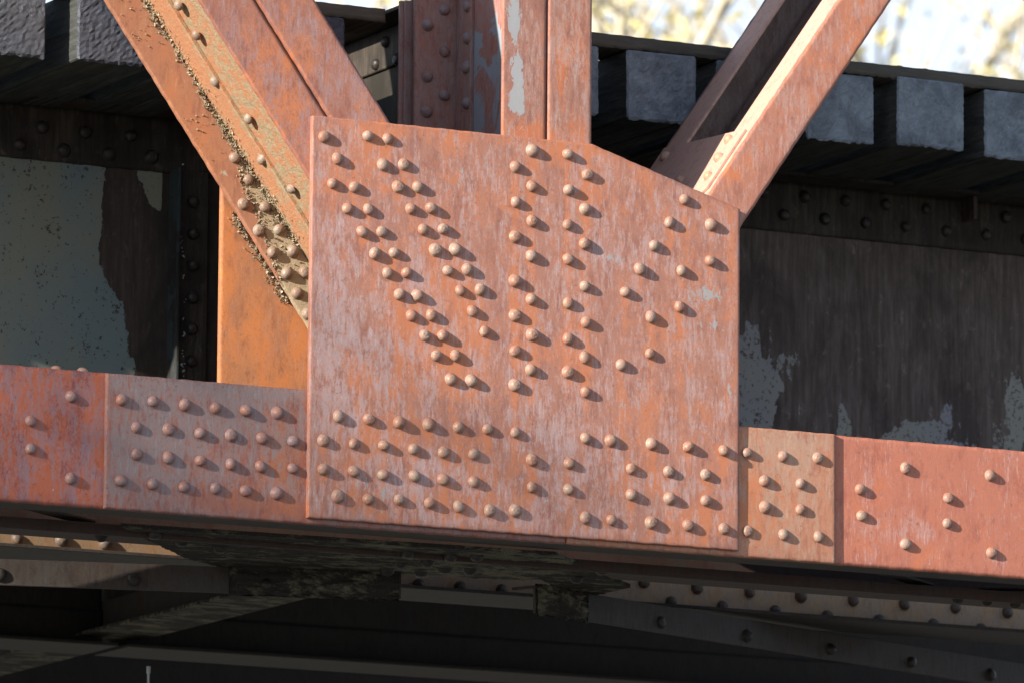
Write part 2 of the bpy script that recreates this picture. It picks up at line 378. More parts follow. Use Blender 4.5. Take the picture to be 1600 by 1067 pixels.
def wood(name, a, b, c, rings=.3, rscale=95, bd=.0022):
    t = NT(name)
    v = t.pos(obj=True)
    w1 = t.n('ShaderNodeTexWave', wave_type='RINGS', rings_direction='Y', wave_profile='SIN'); t.l(v, w1.inputs['Vector'])
    w1.inputs['Scale'].default_value = rscale; w1.inputs['Distortion'].default_value = .8; w1.inputs['Detail'].default_value = 3; w1.inputs['Detail Scale'].default_value = 1.3
    oi = t.n('ShaderNodeObjectInfo').outputs['Random']
    vo = t.n('ShaderNodeVectorMath', operation='ADD'); t.l(v, vo.inputs[0])
    cx = t.n('ShaderNodeCombineXYZ'); t.l(t.math('MULTIPLY', oi, 17), cx.inputs[0]); t.l(t.math('MULTIPLY', oi, 7), cx.inputs[2]); t.l(cx.outputs[0], vo.inputs[1])
    n = t.noise(vo.outputs[0], 9, 7, .68, .4); f = t.noise(vo.outputs[0], 170, 4, .75); sp = t.noise(vo.outputs[0], 75, 5, .7)
    ring = t.ramp(w1.outputs['Fac'], [(.25, 0.), (.8, 1.)])
    col = t.mix(t.math('MULTIPLY', ring, rings*1.3), a, b)
    col = t.mix(t.ramp(n, [(.36, 0.), (.60, 1.)]), t.mix(.45, col, tuple(x*.5 for x in a)), t.mix(.6, col, c))
    col = t.mix(t.ramp(f, [(.62, 0.), (.74, .65)]), col, tuple(min(1, x*2.6) for x in b))
    col = t.mix(t.ramp(sp, [(.60, 0.), (.70, .7)]), col, tuple(x*.3 for x in a))
    crk = t.ramp(t.noise(vo.outputs[0], 11, 9, .8, 1.4), [(.485, 0.), (.50, 1.), (.515, 0.)])
    col = t.mix(t.math('MULTIPLY', crk, .55), col, tuple(x*.25 for x in a))
    h = t.math('ADD', t.math('MULTIPLY', ring, rings*1.0), t.math('ADD', t.math('MULTIPLY', f, 1.3), t.math('ADD', t.math('MULTIPLY', sp, .35), t.math('MULTIPLY', crk, -.5))))
    return t.out(col, .55, t.bump(h, bd, .8))
M_tie = wood('shade_lifted_end_grain', (.12, .145, .18), (.32, .38, .44), (.29, .345, .40), .75, 115, .0016)  # lifted blue-grey copy for shaded ends; skylight is put into the colour
M_tir = wood('ringed_end_grain', (.055, .062, .085), (.15, .16, .18), (.075, .085, .11), .7, 70, .0011)
M_til = wood('sunlit_end_grain', (.05, .058, .085), (.14, .15, .17), (.07, .082, .115), .3, 95, .0009)  # darker copy of the same wood, for ends that take direct sun
def sidewood():
    t = NT('creosoted_timber_side')
    v = t.pos(1, .12, 1, obj=True); n = t.noise(v, 60, 6, .7); f = t.noise(t.pos(obj=True), 180, 3, .7)
    b = t.n('ShaderNodeTexVoronoi'); t.l(t.pos(1, 2.2, 1, obj=True), b.inputs['Vector']); b.inputs['Scale'].default_value = 55
    h = t.math('ADD', n, t.ramp(b.outputs[0], [(.1, 0.), (.35, .7)]))
    return t.out(t.ramp(n, [(.35, (.022, .026, .026)), (.6, (.06, .065, .062)), (.8, (.10, .10, .09))]), .75, t.bump(h, .003, .8))
M_tsd = sidewood()
def guard():
    t = NT('weathered_guard_timber'); v = t.pos(.12, 1, 1); n = t.noise(v, 90, 6, .7); b = t.noise(t.pos(.5, 1, 1), 9, 5, .6)
    col = t.mix(b, t.ramp(n, [(.3, (.035, .035, .034)), (.7, (.11, .10, .09))]), (.10, .09, .07))
    return t.out(col, .8, t.bump(n, .004, .8))
M_grd = guard()
def mossy():
    t = NT('mossy_grime_on_lateral_plate'); v = t.pos(.35, 1, 1)
    n = t.noise(v, 22, 9, .74, .5); g = t.noise(t.pos(), 7, 5, .6); f = t.noise(t.pos(), 150, 4, .75)
    m = t.ramp(t.math('MULTIPLY_ADD', g, .45, t.math('ADD', n, t.attr('moss'))), [(.70, 0.), (.80, 1.)])
    col = t.mix(m, t.ramp(f, [(.35, (.020, .018, .016)), (.7, (.055, .048, .040))]), t.ramp(f, [(.3, (.075, .07, .05)), (.7, (.25, .235, .165))]))
    return t.out(col, .9, t.bump(t.math('ADD', m, f), .003, .9))
M_mos = mossy()
def simple(name, a, b, sc=8, rough=.9, bump=.01):
    t = NT(name); n = t.noise(t.pos(), sc, 7, .65)
    return t.out(t.ramp(n, [(.35, a), (.65, b)]), rough, t.bump(n, bump, .7))
M_gnd = simple('grass_ground', (.10, .098, .085), (.17, .165, .145), 1.5)
M_brk = simple('tree_bark', (.48, .43, .32), (.66, .60, .46), 12)
M_lef = simple('yellow_autumn_leaf', (.60, .54, .22), (.75, .68, .35), 5)
M_lef2 = simple('olive_leaf', (.22, .25, .10), (.36, .38, .18), 5)

# ---------------------------------------------------------------- ground
def sheet():
    n = 40; xs = np.linspace(-1, 1, n); xs = np.sign(xs)*np.abs(xs)**2*1400
    v = [(x, y, -5.4+.02*math.sin(x*.7)*math.cos(y*.9)) for x in xs for y in xs]
    f = [(i*n+j, (i+1)*n+j, (i+1)*n+j+1, i*n+j+1) for i in range(n-1) for j in range(n-1)]
    me = bpy.data.meshes.new('ground'); me.from_pydata(v, [], f); return link('ground', me, M_gnd)
tag(sheet(), kind='structure')

# ================================================================ BRIDGE
FR = (0, -1, 0); X = (1, 0, 0); Z = (0, 0, 1)
def P3(lst, y): return [(a, y, b) for a, b in lst]
YB = .620                                             # near side of the truss's inner plane
# --- outer gusset
GR = [(-0.661, 0.587), (-0.512, 0.603), (-0.441, 0.601), (-0.616, 0.523), (-0.457, 0.518), (-0.385, 0.525), (-0.630, 0.443), (-0.555, 0.438), (-0.405, 0.453), (-0.337, 0.458), (-0.580, 0.369), (-0.507, 0.373), (-0.359, 0.387), (-0.290, 0.395), (-0.528, 0.301), (-0.460, 0.306), (-0.316, 0.326), (-0.247, 0.334), (-0.483, 0.236), (-0.417, 0.244), (-0.273, 0.265), (-0.204, 0.273), (-0.439, 0.178), (-0.373, 0.185), (-0.230, 0.204), (-0.162, 0.213), (0.064, 0.611), (0.005, 0.553), (0.064, 0.497), (0.006, 0.441), (0.066, 0.386), (0.006, 0.331), (0.062, 0.276), (-0.398, 0.115), (-0.334, 0.116), (-0.185, 0.145), (-0.117, 0.153), (-0.353, 0.052), (-0.286, 0.058), (-0.142, 0.084), (-0.308, -0.007), (-0.245, -0.002), (-0.099, 0.023), (-0.266, -0.067), (-0.200, -0.061), (-0.215, -0.136), (-0.144, -0.135), (0.006, 0.191), (0.065, 0.137), (0.008, 0.082), (0.068, 0.026), (0.010, -0.030), (0.065, -0.085), (0.008, -0.137), (0.189, 0.611), (0.261, 0.552), (0.193, 0.497), (0.253, 0.441), (0.192, 0.386), (0.251, 0.331), (0.193, 0.276), (0.607, 0.503), (0.555, 0.425), (0.705, 0.431), (0.500, 0.346), (0.701, 0.315), (0.447, 0.267), (0.599, 0.274), (0.252, 0.194), (0.194, 0.136), (0.257, 0.080), (0.194, 0.024), (0.254, -0.030), (0.195, -0.082), (0.257, -0.141), (0.396, 0.189), (0.592, 0.158), (0.489, 0.117), (0.486, 0.000), (0.383, -0.043), (-0.602, -0.282), (-0.497, -0.284), (-0.393, -0.285), (-0.290, -0.284), (-0.187, -0.285), (-0.085, -0.284), (0.011, -0.286), (-0.652, -0.361), (-0.547, -0.363), (-0.446, -0.361), (-0.342, -0.365), (-0.238, -0.367), (-0.133, -0.366), (0.071, -0.369), (-0.651, -0.451), (-0.548, -0.449), (-0.447, -0.452), (-0.339, -0.448), (-0.239, -0.452), (-0.132, -0.452), (0.071, -0.454), (-0.600, -0.531), (-0.497, -0.532), (-0.391, -0.527), (-0.285, -0.530), (-0.184, -0.533), (-0.078, -0.538), (0.013, -0.532), (0.258, -0.286), (0.348, -0.287), (0.494, -0.287), (0.624, -0.286), (0.753, -0.288), (0.202, -0.370), (0.420, -0.371), (0.556, -0.370), (0.689, -0.370), (0.200, -0.452), (0.421, -0.453), (0.559, -0.455), (0.690, -0.453), (0.259, -0.537), (0.351, -0.539), (0.493, -0.536), (0.625, -0.536), (0.755, -0.538)]
def gus_orange():
    g = np.array(GR)
    def fn(x, y, z):
        v = np.zeros_like(x)
        for gx, gz in g:                               # rust weeping below the heads
            dz = gz-z
            v += .17*np.exp(-((x-gx)/.014)**2)*np.where(dz > -.01, np.exp(-np.clip(dz, 0, 9)/.11), 0)
            v += .08*np.exp(-((x-gx)**2+(z-gz)**2)/.026**2)
        v = np.minimum(v, .26)
        for bx, bz, rx, rz, s in [(*(-0.3418, 0.6467), .35, .06, .10), (*(0.1533, 0.6420), .25, .035, .22), (*(-0.0489, 0.4703), .10, .10, .06), (*(0.7754, 0.1727), .03, .3, .10),
                                  (*(-0.3569, -0.0419), .10, .10, .10), (*(-0.5326, -0.1361), .05, .06, .12), (*(0.2034, -0.0375), .10, .12, .08), (*(-0.6627, -0.2661), .05, .3, -.1), (*(0.4510, 0.5153), .08, .12, .05),
                                  (*(-0.4420, -0.3493), .5, .08, .05), (*(0.5690, -0.1720), .2, .08, .06)]:
            v += s*np.exp(-((x-bx)/rx)**2-((z-bz)/rz)**2)
        return v
    return fn
gus_mauve_ = blobs([(*(-0.6243, 0.1771), .08, .4, .10), (*(-0.5335, -0.0561), .18, .12, .09), (*(-0.3144, 0.1430), .05, .18, .05), (*(0.2239, 0.2903), .04, .25, .06), (*(0.4065, 0.2650), .16, .15, .05),
                   (*(-0.5641, -0.2586), .12, .12, .10), (*(-0.3527, -0.4428), .25, .06, .10), (*(0.1600, -0.3045), .10, .14, .10), (*(0.3645, -0.3908), .08, .10, .07), (*(0.0495, -0.5748), .6, .035, .08), (*(0.6606, -0.0626), .10, .1, .04), (*(-0.0879, -0.2222), .10, .1, .05), (*(-0.1839, 0.4988), .10, .05, .04)])
gus_mauve = lambda x, y, z: gus_mauve_(x, y, z)*.65-.016
gus_chip = blobs([(*(0.3606, 0.2918), .05, .018, .17), (*(0.5197, 0.5792), .045, .02, .20), (*(0.6827, 0.2062), .09, .05, .15), (*(0.7062, 0.1053), .08, .03, .13), (*(0.6146, -0.0662), .08, .05, .11), (*(0.6727, -0.2214), .05, .02, .14), (*(-0.2109, 0.5065), .06, .06, .12),
                  (*(-0.1967, 0.6706), .10, .02, .12), (*(-0.5285, -0.4854), .07, .05, .13), (*(-0.4401, -0.5190), .07, .04, .12), (*(-0.2408, -0.5549), .09, .03, .10), (*(0.3861, -0.1860), .04, .04, .12), (*(0.7763, -0.1151), .012, .09, .14), (*(0.6508, -0.5230), .06, .04, .11), (*(0.1163, -0.4895), .03, .06, .12), (*(-0.3565, -0.0821), .03, .04, .08), (*(0.0182, 0.5375), .2, .2, .03)])
ax, az = (-0.7006, 0.6513); bx, bz = (0.2785, 0.6516); ex, ez = (0.8140, 0.4899); gx0, gx1 = -.7012, .8095
zb = -.6035
t = empty('gusset_plate', (0, 0, zb), 'large rust-red gusset plate covered in pale round rivet heads at the joint', 'gusset plate')
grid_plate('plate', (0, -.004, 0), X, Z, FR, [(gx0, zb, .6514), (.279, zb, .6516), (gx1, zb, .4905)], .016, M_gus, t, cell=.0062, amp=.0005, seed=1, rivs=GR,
           attrs={'orange': gus_orange(), 'mauve': gus_mauve, 'chip': lambda x, y, z: gus_chip(x, y, z)*1.22})
rivets(t, P3(GR, -.0048), FR, R_gus)

# --- splice plates on the bottom chord
CT, CB = -.2055, -.6205                                 # chord top and bottom
SL = [(-1.328, -0.285), (-1.222, -0.281), (-1.117, -0.284), (-1.012, -0.286), (-0.909, -0.285), (-0.802, -0.284), (-1.275, -0.366), (-1.168, -0.363), (-1.063, -0.367), (-0.957, -0.366), (-0.853, -0.367), (-0.749, -0.368), (-1.273, -0.448), (-1.168, -0.450), (-1.062, -0.452), (-0.958, -0.455), (-0.857, -0.455), (-0.748, -0.453), (-1.326, -0.532), (-1.219, -0.535), (-1.114, -0.536), (-1.009, -0.534), (-0.907, -0.534), (-0.801, -0.534)]
t = empty('splice_plate', (-1.05, .012, CB), 'mauve-grey splice plate with four rows of rivets, left of the big gusset', 'splice plate')
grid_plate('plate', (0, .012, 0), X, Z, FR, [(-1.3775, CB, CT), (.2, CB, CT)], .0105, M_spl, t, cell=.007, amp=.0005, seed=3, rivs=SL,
           attrs={'mauve': blobs([(*(-1.2386, -0.4268), .16, .22, .075), (*(-0.9396, -0.2857), .17, .10, .05), (*(-0.8705, -0.5778), .4, .03, -.1), (*(-0.9840, -0.2098), .3, .03, .12)]),
                  'orange': blobs([(*(-0.7857, -0.4330), .10, .2, .14), (*(-1.0230, -0.4899), .1, .1, .06)]),
                  'chip': blobs([(*(-1.1757, -0.3432), .12, .08, .07), (*(-1.1625, -0.5000), .05, .05, .12), (*(-0.7339, -0.2301), .02, .08, .12), (*(-1.0472, -0.3137), .01, .05, .14)])})
rivets(t, P3(SL, .0118), FR, R_spl)
SR = [(0.845, -0.287), (0.974, -0.289), (1.103, -0.285), (0.909, -0.372), (1.040, -0.372), (0.911, -0.457), (1.041, -0.455), (0.848, -0.537), (0.977, -0.539), (1.105, -0.537)]
t = empty('splice_plate', (.98, .012, CB), 'tan-pink splice plate with ten rivets, right of the big gusset', 'splice plate')
grid_plate('plate', (0, .0105, 0), X, Z, FR, [(.2035, CB, CT+.002), (1.168, CB, CT+.002)], .011, M_spr, t, cell=.007, amp=.0005, seed=4, rivs=SR,
           attrs={'mauve': blobs([(*(0.9923, -0.2616), .12, .06, .14), (*(1.0158, -0.3832), .10, .08, .06)]), 'orange': blobs([(*(0.8998, -0.5145), .1, .1, .1), (*(0.8300, -0.3966), .03, .3, .1)])})
rivets(t, P3(SR, .0103), FR, R_gus)

# --- bottom chord: two plies, angles, seen from below
t = empty('bottom_chord', (0, .022, CB), 'long rusty riveted bottom chord running across the picture behind the gusset and splice plates', 'bridge chord')
grid_plate('near_web_plate', (0, .0225, 0), X, Z, FR, [(-3.4, CB, CT+.001), (-.6, CB, CT+.001)], .012, M_chl, t, cell=.012, amp=.0006, seed=6,
           attrs={'orange': blobs([(*(-1.6174, -0.3558), .10, .2, .07), (*(-1.4064, -0.3201), .03, .25, .16), (*(-1.5923, -0.5689), .2, .04, .08)]),
                  'chip': blobs([(*(-1.6237, -0.5809), .02, .05, .16), (*(-1.5290, -0.5741), .03, .03, .14), (*(-1.6824, -0.2629), .2, .04, .08), (*(-1.4806, -0.3257), .02, .05, .10)])})
grid_plate('near_web_plate', (0, .0225, 0), X, Z, FR, [(-.598, CB, CT+.001), (3.6, CB, CT+.001)], .012, M_chr, t, cell=.012, amp=.0006, seed=8,
           attrs={'mauve': blobs([(*(1.4445, -0.4962), .12, .05, .10), (*(1.7789, -0.2856), .05, .10, .05), (*(1.3028, -0.4234), .03, .2, .05)])})
rivets(t, P3([(1.431, -0.292), (1.748, -0.293), (1.265, -0.373), (1.590, -0.377), (1.269, -0.457), (1.588, -0.460), (1.431, -0.538), (1.752, -0.545)], .0222), FR, R_gus)
rivets(t, P3([(-1.621, -0.371), (-1.620, -0.455), (-1.489, -0.286), (-1.487, -0.537)], .0222), FR, R_spl)
# further heads beyond the right edge of the picture
rivets(t, P3([(x, z) for x in (2.47, 3.07) for z in (-.345, -.43)]+[(x, z) for x in (2.17, 2.77) for z in (-.26, -.515)], .0222), FR, R_gus)
rivets(t, [(-1.53, .05, CT+.001), (-1.44, .05, CT+.001), (2.27, .05, CT+.001)], (0, 0, 1), R_gus, .9)
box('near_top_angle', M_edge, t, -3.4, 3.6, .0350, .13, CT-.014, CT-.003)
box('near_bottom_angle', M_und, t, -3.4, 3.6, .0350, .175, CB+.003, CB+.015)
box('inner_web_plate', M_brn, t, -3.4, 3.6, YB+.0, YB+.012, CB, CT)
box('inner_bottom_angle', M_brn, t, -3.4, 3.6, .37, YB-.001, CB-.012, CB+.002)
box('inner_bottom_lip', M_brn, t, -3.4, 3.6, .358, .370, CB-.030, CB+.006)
rivets(t, [(x, .50, CB-.012) for x in (-1.17, 1.91, 2.02, 2.13, 2.6, -1.6)], (0, 0, -1), R_dk)
for i in range(9):                                      # lacing between the plies, dark against the box
    if abs(i-4) > 1: box('lacing_bar', M_und, t, -.34, .34, -.03, .03, 0, .008, o=(-3+i*.75+.0, .27, CB+.02), ax=(Vector((.8, .6*(-1)**i, 0)), Vector((-.6*(-1)**i, .8, 0)), Vector((0, 0, 1))))

# --- inner gusset
t = empty('inner_gusset_plate', (-.3, YB+.026, zb), 'bright orange-rust inner gusset plate showing between left diagonal and big gusset', 'gusset plate')
grid_plate('plate', (0, YB+.026, 0), X, Z, FR, [(-.7085, zb, .6514), (.279, zb, .6516), (gx1, zb, .4905)], .012, M_ing, t, cell=.012, amp=.0005, seed=9,
           attrs={'orange': blobs([(*(-0.6925, 0.1040), .04, .3, .10), (*(-0.4236, 0.1260), .06, .2, .08)]), 'chip': blobs([(*(-0.6926, 0.4122), .015, .03, .2), (*(-0.6397, 0.3139), .015, .02, .1), (*(-0.6919, 0.2169), .01, .02, .2)])})

# --- vertical post
ZT = 3.4
t = empty('vertical_post', (.125, .3, -.2), 'upright riveted steel post rising from the top of the big gusset', 'bridge post')
pa = {'chip': blobs([(*(0.0066, 1.0610), .030, .07, .40), (*(0.0094, 0.9935), .022, .05, .34), (*(0.0172, 0.8669), .034, .08, .40), (*(0.0136, 0.7538), .038, .06, .40), (*(0.0232, 0.6831), .05, .02, .10)]),
      'orange': blobs([(*(0.0007, 0.6707), .3, .04, .15), (*(0.1761, 0.8825), .02, .08, .18), (*(0.1012, 0.8546), .02, .25, .08)]), 'mauve': blobs([(*(0.2028, 0.9881), .08, .3, .05)])}
grid_plate('near_flange', (0, .0125, 0), X, Z, FR, [(-.0335, -.19, ZT), (.1190, -.19, ZT)], .0095, M_pst, t, cell=.0075, amp=.0004, seed=10, attrs=pa)
grid_plate('near_flange', (0, .0105, 0), X, Z, FR, [(.1275, -.19, ZT), (.2812, -.19, ZT)], .0095, M_pst, t, cell=.0075, amp=.0004, seed=11, attrs=pa)
box('flange_leg', M_pst, t, .1075, .1190, .0222, .13, -.19, ZT)
box('flange_leg', M_pst, t, .1320, .1435, .0222, .13, -.19, ZT)
grid_plate('web', (.1192, 0, 0), (0, 1, 0), Z, (-1, 0, 0), [(.024, -.19, ZT), (YB+.02, -.19, ZT)], .0126, M_psw, t, cell=.02, amp=.0003, seed=13,
           attrs={'chip': lambda x, y, z: np.where((y > .1) & (z < 1.08), .10, .0-.3*(y < .1))})
box('flange_leg', M_psi, t, .1075, .1190, .515, YB-.0005, -.19, ZT)
box('flange_leg', M_psi, t, .1320, .1435, .515, YB-.0005, -.19, ZT)
grid_plate('inner_flange', (0, YB, 0), X, Z, FR, [(-.042, -.19, ZT), (.1190, -.19, ZT)], .012, M_psi, t, cell=.012, amp=.0005, seed=15, attrs={'orange': blobs([(.09, 1, .02, 2, .12)])})
grid_plate('inner_flange', (0, YB, 0), X, Z, FR, [(.1320, -.19, ZT), (.2812, -.19, ZT)], .012, M_psi, t, cell=.012, amp=.0005, seed=16)
rivets(t, P3([(0.003, 1.119), (0.064, 1.037), (0.003, 0.951), (0.065, 0.894), (0.003, 0.836), (0.063, 1.177)], YB-.0005), FR, R_psi, 1.05)
for (yy, zz) in [(0.5377, 1.1766), (0.5358, 1.0712), (0.5386, 0.9773), (0.5365, 0.8596)]:
    rivets(t, [(.1072, yy, zz)], (-1, 0, 0), R_psi, 1.05)

# --- left diagonal (wide I section, falls to the right)
A = Vector((.5915, 0, -.8063)); B = Vector((.8063, 0, .5915)); O = Vector((-.7662, 0, .8286))   # along, across (up-right), centre of slot
t = empty('left_diagonal', O+A*(.2), 'broad rusty diagonal member coming down from the upper left, with peeling crust inside', 'bridge diagonal')
s0, s1, hw = -3.1, .92, .1685
da = {'orange': blobs([(*(-0.5366, 0.7114), .03, .14, .10), (*(-0.8034, 0.8878), .03, .15, .06), (*(-0.7242, 0.7137), .03, .15, .04)]), 'mauve': blobs([(*(-0.5147, 0.7338), .06, .08, .05)])}
def dplate(name, y, b0, b1, th, mat, **k):
    return grid_plate(name, O+Vector((0, y, 0)), A, B, FR, [(s0, b0, b1), (s1, b0, b1)], th, mat, t, **k)
dplate('near_flange', .0125, -hw, -.0075, .0095, M_dgl, cell=.0085, amp=.0005, seed=17, attrs=da)
dplate('near_flange', .0045, -.0005, hw, .0135, M_dgl, cell=.0085, amp=.0005, seed=18, attrs=da)
def dbox(name, mat, b0, b1, y0, y1, a0=s0, a1=s1): return box(name, mat, t, a0, a1, y0, y1, b0, b1, o=O, ax=(A, Vector((0, 1, 0)), B), bev=.0015)
dbox('flange_leg', M_lic, -.0195, -.0085, .0222, .125); dbox('flange_leg', M_dgl, .0015, .0125, .0222, .125)
dl = -.0085
grid_plate('web', O+B*dl, A, (0, 1, 0), -B, [(s0, .024, YB+.02), (s1, .024, YB+.02)], .0095, M_lic, t, cell=.012, amp=.0006, seed=19, attrs={'rusty': lambda x, y, z: -.01+0*x})
grid_plate('flange_leg', O+B*(dl-.012), A, (0, 1, 0), -B, [(s0, .495, YB-.0008), (s1, .495, YB-.0008)], .0115, M_lic, t, cell=.010, amp=.0007, seed=21,
           attrs={'rusty': lambda x, y, z: .10*np.exp(-((y-.56)/.035)**2)+.06*np.clip((z-.6)/.4, -1, 1)})
HI = .1425
edge = [(-0.9650, 1.1039), (-0.8280, 0.8903), (-0.6814, 0.6524), (-0.6438, 0.5320), (-0.5863, 0.4320), (-0.5558, 0.3357), (-0.5048, 0.2185), (-0.4358, 0.1007)]
es_ = sorted(((x-O.x)*A.x+(z-O.z)*A.z, (x-O.x)*B.x+(z-O.z)*B.z) for x, z in edge)
def crust(x, y, z):
    s = (x-O.x)*A.x+(z-O.z)*A.z; b = (x-O.x)*B.x+(z-O.z)*B.z
    return .45+np.clip((b-np.interp(s, [e[0] for e in es_], [e[1] for e in es_])-.004)*9, -.6, .5)
dplate('inner_flange', YB, -HI, -.0085, .012, M_dgi, cell=.0075, amp=.0006, seed=23, attrs={'crust': crust, 'chip': blobs([(*(-0.7116, 0.5753), .025, .03, .22), (*(-0.7690, 0.6793), .02, .03, .08), (*(-0.9819, 1.0505), .02, .03, .12), (*(-0.8263, 0.7770), .02, .08, .05)])})
dplate('inner_flange', YB, .0015, hw, .012, M_dgi, cell=.02, amp=.0006, seed=24)
def on_web(q, off): s, y = q; p = O+A*s+B*(dl-off); return (p.x, y, p.z)
rivets(t, [on_web(q, .0125) for q in ((-0.1856, 0.4454), (-0.0251, 0.5094), (0.1255, 0.4462), (0.2630, 0.5184), (0.3865, 0.4526), (-0.2961, 0.4411))], -B, R_dgl, .92)
rivets(t, P3([(-0.677, 0.622), (-0.626, 0.555), (-0.643, 0.475), (-0.567, 0.472), (-0.588, 0.395), (-0.517, 0.404), (-0.443, 0.424), (-0.540, 0.329), (-0.468, 0.338), (-0.488, 0.266), (-0.426, 0.275), (-0.450, 0.205), (-0.412, 0.142), (-0.386, 0.211)], YB-.0005), FR, R_dgl, 1.05)
# curled flakes of paint and scale along the angle's corner
def flakes(spots, par=None, mat=None):
    vs, fs = [], []
    for (p, n, size) in spots:
        n = Vector(n).normalized(); a = random.random()*6.28
        u = n.orthogonal().normalized(); u = Matrix.Rotation(a, 3, n) @ u; v = n.cross(u)
        tl = random.uniform(.1, 1.1); w_ = size*random.uniform(.5, 1.2); l_ = size*random.uniform(.6, 1.6); b = len(vs)
        k = 3
        for i in range(k+1):
            f = i/k; c = Vector(p)+u*l_*f*math.cos(tl*f)+n*(l_*f*math.sin(tl*f)+.0006)
            ww = w_*(.6+.5*math.sin(f*3.1))
            vs += [c-v*ww*random.uniform(.3, .7), c+v*ww*random.uniform(.3, .7)]
        for i in range(k): fs.append((b+2*i, b+2*i+1, b+2*i+3, b+2*i+2))
    me = bpy.data.meshes.new('paint_flakes'); me.from_pydata([tuple(v) for v in vs], [], fs)
    o = link('paint_flakes', me, mat or M_flk, par or t); o['kind'] = 'stuff'
    sm = o.modifiers.new('s', 'SOLIDIFY'); sm.thickness = .0012
    return o
sp = []
for i in range(1000):
    s = random.uniform(-.75, .56)
    wv = .006*math.sin(s*19)+.005*math.sin(s*43+1)
    b = dl-.012-abs(random.gauss(0, .0060))-max(0, wv)*1.2
    p = O+A*s+B*b; p.y = YB-.001
    sp.append((p, FR, random.uniform(.003, .012)))
for i in range(600):
    s = random.uniform(-.75, .56); p = O+A*s+B*(dl-.0128); p.y = YB-abs(random.gauss(0, .02))-.002
    sp.append((p, -B, random.uniform(.002, .006)))
for i in range(330):                                     # about the dense rivet group and below it
    s = random.uniform(.05, .62); bb = np.interp(s, [e[0] for e in es_], [e[1] for e in es_]); p = O+A*s+B*(bb+random.gauss(0, .006) if random.random() < .6 else random.uniform(bb, dl-.02))
    p.y = YB-.001
    sp.append((p, FR, random.uniform(.003, .008)))
for i in range(220):                                     # along the flange's lower edge over the inner gusset
    s = random.uniform(.36, .70); p = O+A*s+B*(-HI-abs(random.gauss(0, .010))); p.y = YB+.0245
    sp.append((p, FR, random.uniform(.003, .010)))
for i in range(260):                                     # loose scatter
    s = random.uniform(-.6, .3); p = O+A*s+B*(-.03-random.random()**2*.10); p.y = YB-.001
    cl = math.sin(s*31)*math.sin(s*13+1)
    if cl < .1: continue
    sp.append((p, FR, random.uniform(.002, .006)))
flakes(sp)

# --- right diagonal (two channels, flanges turned in, tied by a batten plate)
A2 = Vector((.5726, 0, .8198)); B2 = Vector((.8198, 0, -.5726)); O2 = Vector((.7112, 0, .5406))   # along (up-right), across (down-right)
t = empty('right_diagonal', O2, 'narrow open diagonal of two channels rising from the gusset to the upper right', 'bridge diagonal')
e0, e1, dp = -.33, 3.2, .150
def rplate(name, y, mat, **k): return grid_plate(name, O2+Vector((0, y, 0)), A2, B2, FR, [(e0, 0, dp), (e1, 0, dp)], .0095, mat, t, **k)
rplate('channel_web', .0125, M_dgr, cell=.010, amp=.0004, seed=26, attrs={'orange': blobs([(*(0.7924, 0.6059), .03, .03, .2), (*(1.0609, 1.0737), .05, .1, .05)])})
rplate('channel_web', .650, M_dkw, cell=.03, amp=.0004, seed=27)
def rbox(name, mat, a0, a1, b0, b1, y0, y1, bev=.0015): return box(name, mat, t, a0, a1, y0, y1, b0, b1, o=O2, ax=(A2, Vector((0, 1, 0)), B2), bev=bev)
rbox('channel_flange', M_flg, e0, e1, .0003, .0103, .0223, .155, .003)
rbox('channel_flange', M_flg, e0, e1, dp-.010, dp-.0003, .0223, .155)
rbox('channel_flange', M_flg, e0, e1, .0003, .0103, .505, .6497, .003)
rbox('channel_flange', M_dkw, e0, e1, dp-.010, dp-.0003, .505, .6497)
def r2d(q): return q
b1_, b2_, b3_, b4_ = (0.2652, 0.0203), (0.3114, 0.6205), (0.0013, 0.0068), (0.2750, 0.1152)
bat = [(b4_[0]-.0, .175), (b1_[0], .045), (b3_[0]+.02, .040), (b3_[0]-.02, .075), (e0+.1, .09), (e0+.1, .64), (b2_[0]+.0, .64)]
prism('batten_plate', M_flg, t, bat, O2-B2*.0100, A2, (0, 1, 0), -B2, .0098)
def on_bat(q): p = O2+A2*q[0]-B2*.0101; return (p.x, q[1], p.z)
rivets(t, [on_bat(q) for q in ((0.2320, 0.1179), (0.1515, 0.0974), (0.0701, 0.0843), (0.2587, 0.5741), (0.0966, 0.3010))], -B2, R_flg, .95)

# --- floor beam running back from the post
t = empty('floor_beam', (.125, 1.4, -.56), 'dark riveted floor beam running back behind the post at upper centre', 'bridge beam')
FT = 1.222
box('web', M_fbw, t, .1192, .1318, YB+.06, 5.2, -.56, FT-.013)
box('end_angle', M_psi, t, -.058, .107, YB+.040, YB+.051, -.56, FT-.02)
box('end_angle', M_psi, t, -.070, .107, YB+.053, YB+.064, -.56, FT-.02)
box('end_angle', M_psi, t, .1072, .1190, YB+.066, YB+.20, -.5, FT-.145)
box('top_flange_angle', M_sfl, t, .1070, .1188, YB+.066, 5.2, FT-.145, FT-.0135, bev=.003)
box('top_flange', M_sfl, t, .000, .25, YB+.06, 5.2, FT-.0125, FT)
box('bottom_flange_angle', M_brc, t, .1070, .1188, YB+.066, 5.2, -.56, -.44)
box('bottom_flange', M_mos, t, .000, .25, YB+.06, 5.2, -.573, -.561)
fr = [(1.0468, 1.0917), (1.1290, 1.1640), (0.9725, 1.1447), (1.2011, 1.1015)]
rivets(t, [(.1068, y, z) for y, z in fr], (-1, 0, 0), R_dk, 1.05)

